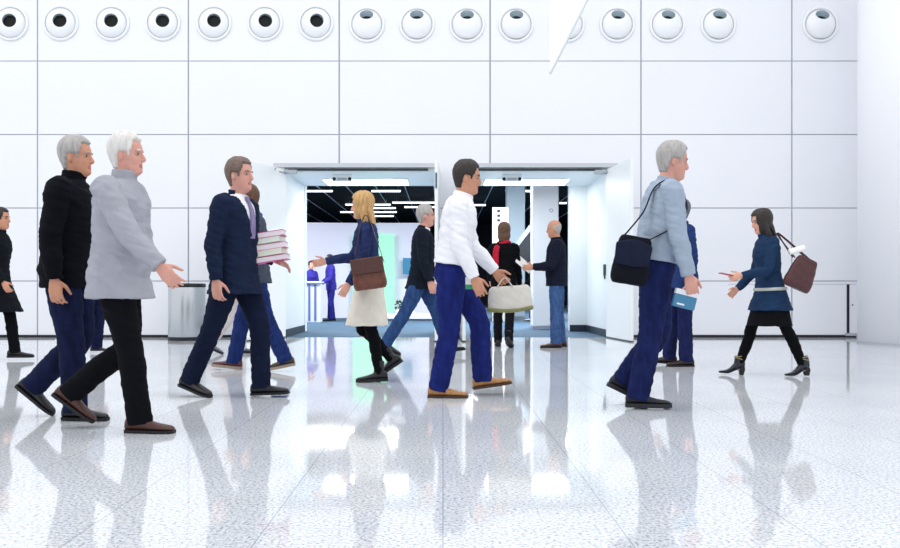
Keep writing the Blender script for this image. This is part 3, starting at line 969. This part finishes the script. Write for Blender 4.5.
sblack = leather('shoe_black', '15161c'); sbrown = leather('shoe_brown', '4b2a22'); stan = leather('shoe_tan', 'b5824f'); sred = leather('shoe_redbrown', '5d2f30')
P = {}
# A far left, dark coat
P['A'] = person('person in long dark coat walking in at the left edge of the hall', (-5.09, 9.75), 0, 1.72, dict(both='r', lt=16, lk=8, rt=-14, rk=18, rf=26, ra=10, re=20, la=-14, le=20, lean=3),
    dict(top=dict(mat=cloth('coat_charcoal', '10131b'), hem=-.36, flare=.07, name='coat', inf=.02), trousers=dict(mat=black, k=.86), shoe='boot', shoe_mat=sblack, hair=hd_, hair_style='short', skin=tan_), 'f')
# B dark jacket
P['B'] = person('man in black jacket and dark jeans striding beside the white-haired man', (-2.36, 5.38), 0, 1.76, dict(rt=8, rk=4, rf=0, lt=6, lk=50, lf=40, ra=-6, re=14, rb=10, la=16, le=22, lean=3, twist=4),
    dict(top=dict(mat=cloth('jacket_black', '090b13'), hem=-.10, inf=.022, high=True, sw=1.08), trousers=dict(mat=ddenim, k=1.05), shoe_mat=sblack, hair=hg_, hair_style='short', skin=tan_, bulk=1.05), 'm', .0055)
# C light grey coat, white hair
P['C'] = person('white-haired man in light grey coat with one hand swinging forward', (-1.87, 4.92), 0, 1.71, dict(rt=14, rk=6, rf=0, lt=2, lk=52, lf=36, ra=30, re=14, rb=9, la=-18, le=16, lean=3, twist=-4, rc=22),
    dict(top=dict(mat=cloth('coat_light_grey', 'a5a6b0', .06), hem=-.13, flare=.012, inf=.026, name='coat', sw=1.1, follow=.5, high=True), trousers=dict(mat=black, k=1.0), shoe_mat=sbrown, hair=hw_, hair_style='short', skin=pink, belly=.05, bulk=1.05), 'm', .0055)
# D behind B and C
P['D'] = person('person in dark jeans and white-soled sneakers walking behind the light grey coat', (-4.47, 10.9), 0, 1.66, dict(lt=8, lk=12, rt=-6, rk=40, rf=30, lean=2),
    dict(top=dict(mat=cloth('sweater_grey', '8c929d'), hem=-.06, name='sweater'), trousers=dict(mat=ddenim), shoe='sneaker', shoe_mat=leather('sneaker_dark', '232838'), sole_mat=mat('sole_white', 'e8eaee', .6), hair=hb_), 'm', .008, False)
# F navy suit
P['F'] = person('man in navy suit with white shirt and lavender tie stepping right', (-1.56, 6.45), -18, 1.80, dict(both='r', rt=-20, rk=6, rf=6, lt=20, lk=18, lf=-4, ra=-8, re=16, rb=10, la=-12, le=80, lb=6, li=0, lc=16, lroll=60, lean=1),
    dict(top=dict(mat=navy, hem=-.15, inf=.02, flare=.012), shirt=mat('shirt_white', 'eceef4', .7, 0, .02, 20), tie=cloth('tie_lavender', '8a7fa6'), vneck=.26, trousers=dict(mat=cloth('suit_trousers_navy', '131c33')), shoe_mat=sblack, hair=mat('hair_ash', '6d5a50', .55, 0, .3, 60, .3, 120), hair_style='short', skin=pink), 'm', .0055)
# G grey jacket, magazines
P['G'] = person('man in grey jacket and blue jeans walking left behind the man in the navy suit', (-1.88, 8.55), 180, 1.86, dict(both='l', lt=-17, lk=8, lf=6, rt=18, rk=6, rf=-6, la=-10, le=20, ra=14, re=24, lean=2, hp=10),
    dict(top=dict(mat=cloth('jacket_grey', '474e5e'), hem=-.08), scarf=cloth('scarf_blue', '2c5c9c'), trousers=dict(mat=bdenim), shoe='boot', shoe_mat=(leather('boot_brown', '43342c'), sred), sole_mat=mat('sole_tan', 'a08e80', .6), hair=hb_, hair_style='short', skin=tan_), 'm', .006)
# H behind
P['H'] = person('person in pale trousers and grey shoes walking behind the two men', (-2.62, 10.8), 0, 1.60, dict(lt=6, lk=4, rt=-10, rk=24, rf=24),
    dict(top=dict(mat=cloth('top_navy_far', '252c44'), hem=-.06), trousers=dict(mat=cloth('chino_pale', 'cfc6c6', .08)), shoe='sneaker', shoe_mat=leather('sneaker_grey', '5f6672'), hair=hd_), 'f', .008, False)
# I blonde woman
P['I'] = person('blonde woman in navy top and cream skirt walking left past the left doorway', (-.66, 7.57), 180, 1.66, dict(lt=-4, lk=6, lf=2, rt=10, rk=52, rf=34, la=4, le=26, lb=14, ra=34, re=46, lean=2, hp=6),
    dict(top=dict(mat=cloth('knit_navy', '28345e'), hem=-.04, name='sweater', inf=.014), skirt=dict(hem=-.40, mat=cloth('wool_cream', 'e6e0d2', .05), flare=.05), trousers=dict(mat=cloth('tights_black', '08090d'), tight=True, inf=.004, name='tights'), shoe='boot', shoe_mat=sblack, hair=hbl, hair_style='long'), 'f', .0055)
# K man through the left doorway
P['K'] = person('man in dark jacket and jeans striding right inside the left doorway', (-.27, 10.5), 0, 1.86, dict(both='r', rt=-24, rk=8, rf=24, lt=24, lk=6, lf=-6, ra=2, re=16, la=-10, le=14, lean=3),
    dict(top=dict(mat=cloth('jacket_ink', '131c28'), hem=-.13, inf=.022), shirt=mat('shirt_white', ''), vneck=.32, trousers=dict(mat=denim('denim_mid', '2f4a78')), shoe_mat=sblack, hair=hg_, hair_style='short', skin=pink), 'm', .007)
# L man white shirt
P['L'] = person('man in white shirt, blue jeans and tan shoes in front of the central door post', (.06, 6.5), 0, 1.79, dict(rt=-2, rk=8, rf=0, lt=30, lk=26, lf=-8, ra=2, re=22, rb=8, la=20, le=22, lb=8, lean=8, hp=4, twist=-3, lc=45),
    dict(top=dict(mat=mat('shirt_bright', 'f1f2f7', .7, 0, .02, 18), hem=.06, name='shirt', inf=.022, fold=.009, sw=1.0), trousers=dict(waist=.13, mat=denim('denim_royal', '1c2768'), k=1.04), shoe_mat=stan, sole_mat=mat('sole_brown', '4a3322', .6), hair=hd_, hair_style='short', skin=tan_), 'm', .0055)
# M woman walking away
P['M'] = person('woman in black with a red scarf walking away through the right doorway', (.86, 12.1), 82, 1.74, dict(both='r', lt=6, lk=4, rt=-10, rk=16, rf=16, ra=4, re=20, la=8, le=40, hp=2),
    dict(top=dict(mat=cloth('jacket_jet', '08090d'), hem=-.08), scarf=cloth('scarf_red', 'b4233a'), scarf_back=True, scarf_side=1, trousers=dict(mat=cloth('trousers_jet', '121218'), k=.95), shoe='boot', shoe_mat=sblack, hair=hb_, hair_style='bob'), 'f', .007, False)
# N man with papers
P['N'] = person('man in black jacket and blue jeans standing holding papers in the right doorway', (1.60, 12.05), 172, 1.78, dict(lt=2, lk=2, rt=-3, rk=2, lab=3, rab=3, la=14, le=72, li=16, ra=14, re=72, ri=16, lean=0, hp=8, lc=20, rc=20, ly=12, ry=12),
    dict(top=dict(mat=cloth('jacket_midnight', '151a2b'), hem=-.07, inf=.024), trousers=dict(mat=denim('denim_faded', '3e5987')), shoe_mat=sbrown, hair=hg_, hair_style='fringe', skin=tan_, belly=.02), 'm', .007)
# O far behind
P['O'] = person('person in black with white shoes far inside, between the two in the right doorway', (2.36, 22.2), 180, 1.74, dict(lt=6, lk=4, rt=-6, rk=8, la=10, le=40),
    dict(top=dict(mat=cloth('jacket_far', '10131c'), hem=-.12), trousers=dict(mat=cloth('trousers_far', '191b3a')), shoe='sneaker', shoe_mat=leather('sneaker_white', 'e9ebef'), hair=hd_), 'm', .010, False)
# J far staff
for nm, x, y, hh, lab in (('J1', -3.45, 22.3, 1.55, 'person in violet-blue uniform standing behind the striped counter'), ('J2', -2.93, 22.4, 1.72, 'taller person in violet-blue uniform beside the striped counter')):
    P[nm] = person(lab, (x, y), -60 if nm == 'J1' else 200, hh, dict(lt=4, lk=2, rt=-3, rk=3, ra=10, re=40, la=12, le=50),
        dict(top=dict(mat=cloth('uniform_blue', '3d379a'), hem=-.10), trousers=dict(mat=cloth('uniform_trousers', '2a2a80')), shoe_mat=sblack, hair=hd_), 'm' if nm == 'J2' else 'f', .010, False)
# P grey-blue shirt
P['P'] = person('man in pale grey-blue shirt and jeans with a black shoulder bag', (1.455, 5.9), 0, 1.82, dict(rt=-6, rk=5, rf=0, lt=8, lk=44, lf=26, ra=6, re=8, rb=8, la=-12, le=16, lean=8, hp=6, twist=3, rc=42),
    dict(top=dict(mat=cloth('shirt_greyblue', '9fadbf', .06), hem=.04, name='shirt', inf=.026, fold=.010), trousers=dict(waist=.12, mat=denim('denim_indigo', '1a2350'), k=1.04), shoe='sneaker', shoe_mat=leather('shoe_charcoal', '181a22', .6), sole_mat=mat('sole_dark', '22252b', .6), hair=hg_, hair_style='short', skin=pink, belly=.03), 'm', .0055)
# Q behind
P['Q'] = person('grey-haired man in blue jacket walking left behind the pale shirt', (2.56, 9.1), 180, 1.76, dict(lt=2, lk=4, rt=14, rk=10, rf=-4, la=-6, le=12, ra=10, re=18),
    dict(top=dict(mat=cloth('jacket_blue', '253a6c'), hem=-.10), trousers=dict(mat=denim('denim_night', '1e2550')), shoe_mat=leather('shoe_dark_brown', '2c1c1f'), hair=mat('hair_slate', '59606e', .5, 0, .2, 60, .3, 120), hair_style='short', skin=pink), 'm', .0065)
# R woman right
P['R'] = person('dark-haired woman in blue jacket and heeled boots walking left with a phone', (3.07, 8.05), 180, 1.60, dict(lt=-20, lk=3, lf=0, rt=22, rk=3, rf=-5, la=16, le=62, lb=8, li=10, ra=12, re=34, ri=10, lean=3, hp=12, lc=34),
    dict(top=dict(mat=cloth('jacket_petrol', '1e3655'), hem=-.20, inf=.02, flare=.02, follow=.4, belt=mat('belt_pale', 'b9bdb8', .5), belt_h=.02), skirt=dict(hem=-.36, mat=cloth('skirt_black', '0e0f14'), taper=.01), trousers=dict(mat=cloth('tights_black', ''), tight=True, inf=.004, name='tights'), shoe='heel', ankle=.085, strap=mat('strap_gold', 'b09a6a', .35, .6), shoe_mat=leather('boot_ink', '171c2a', .3), hair=hd_, hair_style='long'), 'f', .0055)

# ------------------------------------------------------------------ things carried
def strap_mesh(pts, w=.018, t=.003, ref=(0, 1, 0)):
    a = Acc(); a.tube(pts, [(w, t)] * len(pts), ref=ref, n=10, sub=6, e=3.2); return a
# brown shoulder bag of the blonde woman (near side, behind)
def soft_bag(name, label, cat, loc, w, h, d, m, rz=0.0, tilt=0.0, taper=.85, flap=None, group=None):
    t = thing(name, label, cat, loc, rz)
    a = Acc(); rg = []
    for i in range(13):
        u = i / 12; z = -h / 2 + h * u
        k = (1 - abs(2 * u - 1) ** 5) ** .5 if 0 < i < 12 else .35
        ww = w / 2 * (1 - (1 - taper) * u) * (.75 + .25 * k); dd = d / 2 * (.55 + .45 * k) * (1 - .35 * u)
        rg.append([(ww * spow(cos(2 * pi * q / 32), 3.6), dd * spow(sin(2 * pi * q / 32), 2.6), z) for q in range(32)])
    a.loft(rg); a.xform(Matrix.Rotation(tilt, 4, 'Y'))
    me = solid(a, .006, 2); folds(me, .006, (10, 10, 14), w * 9)
    obj('bag_body', me, m, t, True)
    return t
I_ = P['I']
bb_ = leather('leather_brown', '6b3b2c', .45)
t = soft_bag('shoulder_bag', 'brown leather shoulder bag at the side of the blonde woman', 'bag', (-.63, 7.26, .945), .30, .27, .12, bb_, 0, R(-8))
a = Acc(); a.box((-.138, -.066, .0), (.138, -.052, .13)); a.xform(Matrix.Rotation(R(-8), 4, 'Y')); bevel(obj('flap', a, leather('leather_dark_brown', '4e2a22'), t), .006)
sh = I_['sh'](1)
lp = [Vector((-.12, 0, .12)), Vector((sh.x - .03, sh.y - .0, sh.z + .075)) - t.location, Vector((sh.x + .03, sh.y, sh.z + .075)) - t.location, Vector((.13, 0, .10))]
obj('strap', strap_mesh(lp), leather('leather_dark_brown', ''), t, True)
# black bag of P
t = soft_bag('messenger_bag', 'large black rounded shoulder bag on the back of the pale shirt man', 'bag', (1.245, 5.64, 1.00), .25, .32, .15, cloth('canvas_black', '12141d'), 0, R(10), .9)
a = Acc(); a.tube([(-.115, -.066, .05), (-.01, -.076, .045), (.10, -.066, .02)], [(.07, .008), (.09, .008), (.07, .008)], ref=(0, 0, 1), n=14, e=3.5); obj('flap', a, cloth('canvas_ink', '1b2136'), t, True)
Pp = P['P']; s1 = Pp['sh'](1)
lp = [Vector((-.07, .02, .14)), Pp['T'](.33, -.165, -.15) - t.location, Pp['T'](.50, -.112, -.13) - t.location, Pp['T'](.568, -.02, -.135) - t.location, Pp['T'](.49, .085, -.135) - t.location, Pp['T'](.38, .11, -.165) - t.location, Pp['T'](.26, .03, -.185) - t.location, Vector((.09, .06, .12))]
obj('strap', strap_mesh(lp, ref=(.4, 1, 0)), cloth('canvas_ink', ''), t, True)
# blue card box held by P
h = Pp['hand'](-1)
t = thing('paper_packet', 'small teal and white packet held low by the pale shirt man', 'packet', (h.x - .04, h.y, h.z - .07), 0)
a = Acc(); a.box((-.075, -.022, -.06), (.075, .022, .025)); a.xform(Matrix.Rotation(R(14), 4, 'Y')); bevel(obj('packet_body', a, mat('packet_teal', '3f7fa3', .5), t), .006)
a = Acc(); a.box((-.074, -.021, .025), (.074, .021, .06)); a.xform(Matrix.Rotation(R(14), 4, 'Y')); obj('packet_top', a, mat('packet_white', 'e4e8ee', .5), t)
a = Acc(); a.box((-.05, -.0235, -.045), (.0, -.022, -.033)); a.xform(Matrix.Rotation(R(14), 4, 'Y')); obj('print', a, mat('packet_white', ''), t)
# cream bag in L's forward hand
h = P['L']['hand'](1)
t = soft_bag('tote_bag', 'cream bag with olive base carried by the white shirt man', 'bag', (h.x + .06, h.y, h.z - .15), .36, .20, .12, cloth('canvas_cream', 'ddd9cf', .05), 0, R(-4), .92)
a = Acc(); a.tube([(-.165, 0, -.088), (0, 0, -.094), (.165, 0, -.070)], [(.062, .018)] * 3, n=14, e=3.0); obj('bag_base', a, cloth('canvas_olive', '8a8a62'), t, True)
for y in (-.03, .03):
    obj('handle', strap_mesh([(-.10, y, .09), (-.06, y * .5, .15), (-.03, y * .5, .155), (.02, y, .09)], .009, .004), cloth('canvas_cream', ''), t, True)
# badge on L's belt
pv = P['L']['T'](.02, .10, -.135)
t = thing('badge', 'white and green badge hanging at the hip of the white shirt man', 'badge', pv + Vector((.03, -.02, -.08)))
a = Acc(); a.box((-.028, -.003, -.05), (.028, .003, .04)); bevel(obj('badge_card', a, mat('badge_white', 'eef2f2', .4), t), .002)
a = Acc(); a.box((-.028, -.0045, -.05), (.028, -.003, -.015)); obj('badge_band', a, mat('badge_green', '2f9a6a', .4), t)
obj('lanyard', strap_mesh([(0, 0, .04), (-.005, .0, .08), (-.015, .01, .11)], .006, .002), mat('lanyard_blue', '3a58b8', .6), t, True)
# magazines held by F
h = P['F']['hand'](1)
base = Vector((h.x - .10, h.y, h.z + .035))
mg = [('f2eef2', 'd23a8e'), ('eef0e4', 'e9eed6'), ('f4f0f4', 'e277b4'), ('edf2ec', 'c9dcb8'), ('f2eef4', 'd23a8e')]
nmz = ['bottom', 'second from the bottom', 'middle', 'second from the top', 'top']
for i, (c1, c2) in enumerate(mg):
    z = base.z + i * .056
    t = thing('magazine', 'thick white magazine, %s one of the stack held by navy suit man' % nmz[i], 'magazine', (base.x + .012 * i * (-1) ** i, base.y, z), R(4 * (-1) ** i), 'carried magazines')
    t.rotation_euler = (0, R(-9), R(3 * (-1) ** i))
    t.location = base + Matrix.Rotation(R(-9), 3, 'Y') @ Vector((.010 * (-1) ** i, 0, i * .0465))
    a = Acc(); a.box((-.145, -.105, .004), (.145, .105, .040)); obj('pages', a, mat('pages_' + c1, c1, .6), t)
    a = Acc(); a.box((-.15, -.11, .040), (.15, .11, .044)); a.box((-.15, -.11, 0), (.15, .11, .004)); obj('cover', a, mat('cover_' + c2, c2, .4), t)
# papers of N
h = (P['N']['hand'](1) + P['N']['hand'](-1)) / 2
t = tag(obj('paper_sheet', Acc().box((-.13, -.10, -.004), (.13, .10, .004)), mat('paper_white', 'f6f6f4', .6), loc=(h.x - .06, h.y - .02, h.z + .05), rot=(R(40), R(40), R(8))), 'white paper sheets held up by the man in black jacket', 'paper')
# R: phone and tote
h = P['R']['hand'](1)
t = thing('phone', 'phone with a red case held out by the woman in blue jacket', 'phone', (h.x - .05, h.y - .0, h.z + .025))
t.rotation_euler = (0, R(12), 0)
a = Acc(); a.box((-.075, -.036, -.005), (.075, .036, .004)); bevel(obj('phone_case', a, mat('phone_red', 'b5303a', .4), t), .003)
a = Acc(); a.box((-.070, -.032, .004), (.070, .032, .006)); obj('phone_screen', a, mat('phone_glass', '0d1016', .1), t)
t = soft_bag('tote_bag', 'brown leather tote hanging behind the arm of the woman in blue jacket', 'bag', (3.28, 7.83, .955), .28, .30, .11, leather('leather_maroon', '4a2326', .45), 0, R(24), .72)
s1 = P['R']['sh'](1)
for k, y in ((0, -.02), (1, .03)):
    lp = [Vector((-.09 + .04 * k, y, .15)), Vector((s1.x + .04, s1.y - .01 + y * .4, s1.z + .068)) - t.location, Vector((s1.x + .08, s1.y - .01 + y * .4, s1.z + .055)) - t.location, Vector((.10, y, .10))]
    obj('handle', strap_mesh(lp, .010, .005), leather('leather_maroon', ''), t, True)
t = tag(obj('rolled_paper', Acc().tube([(3.16, 7.82, 1.15), (3.30, 7.82, 1.19)], [.028, .028], n=16, sub=2, round_ends=False), mat('paper_white', '')), 'white rolled paper sticking out of the brown tote', 'paper')
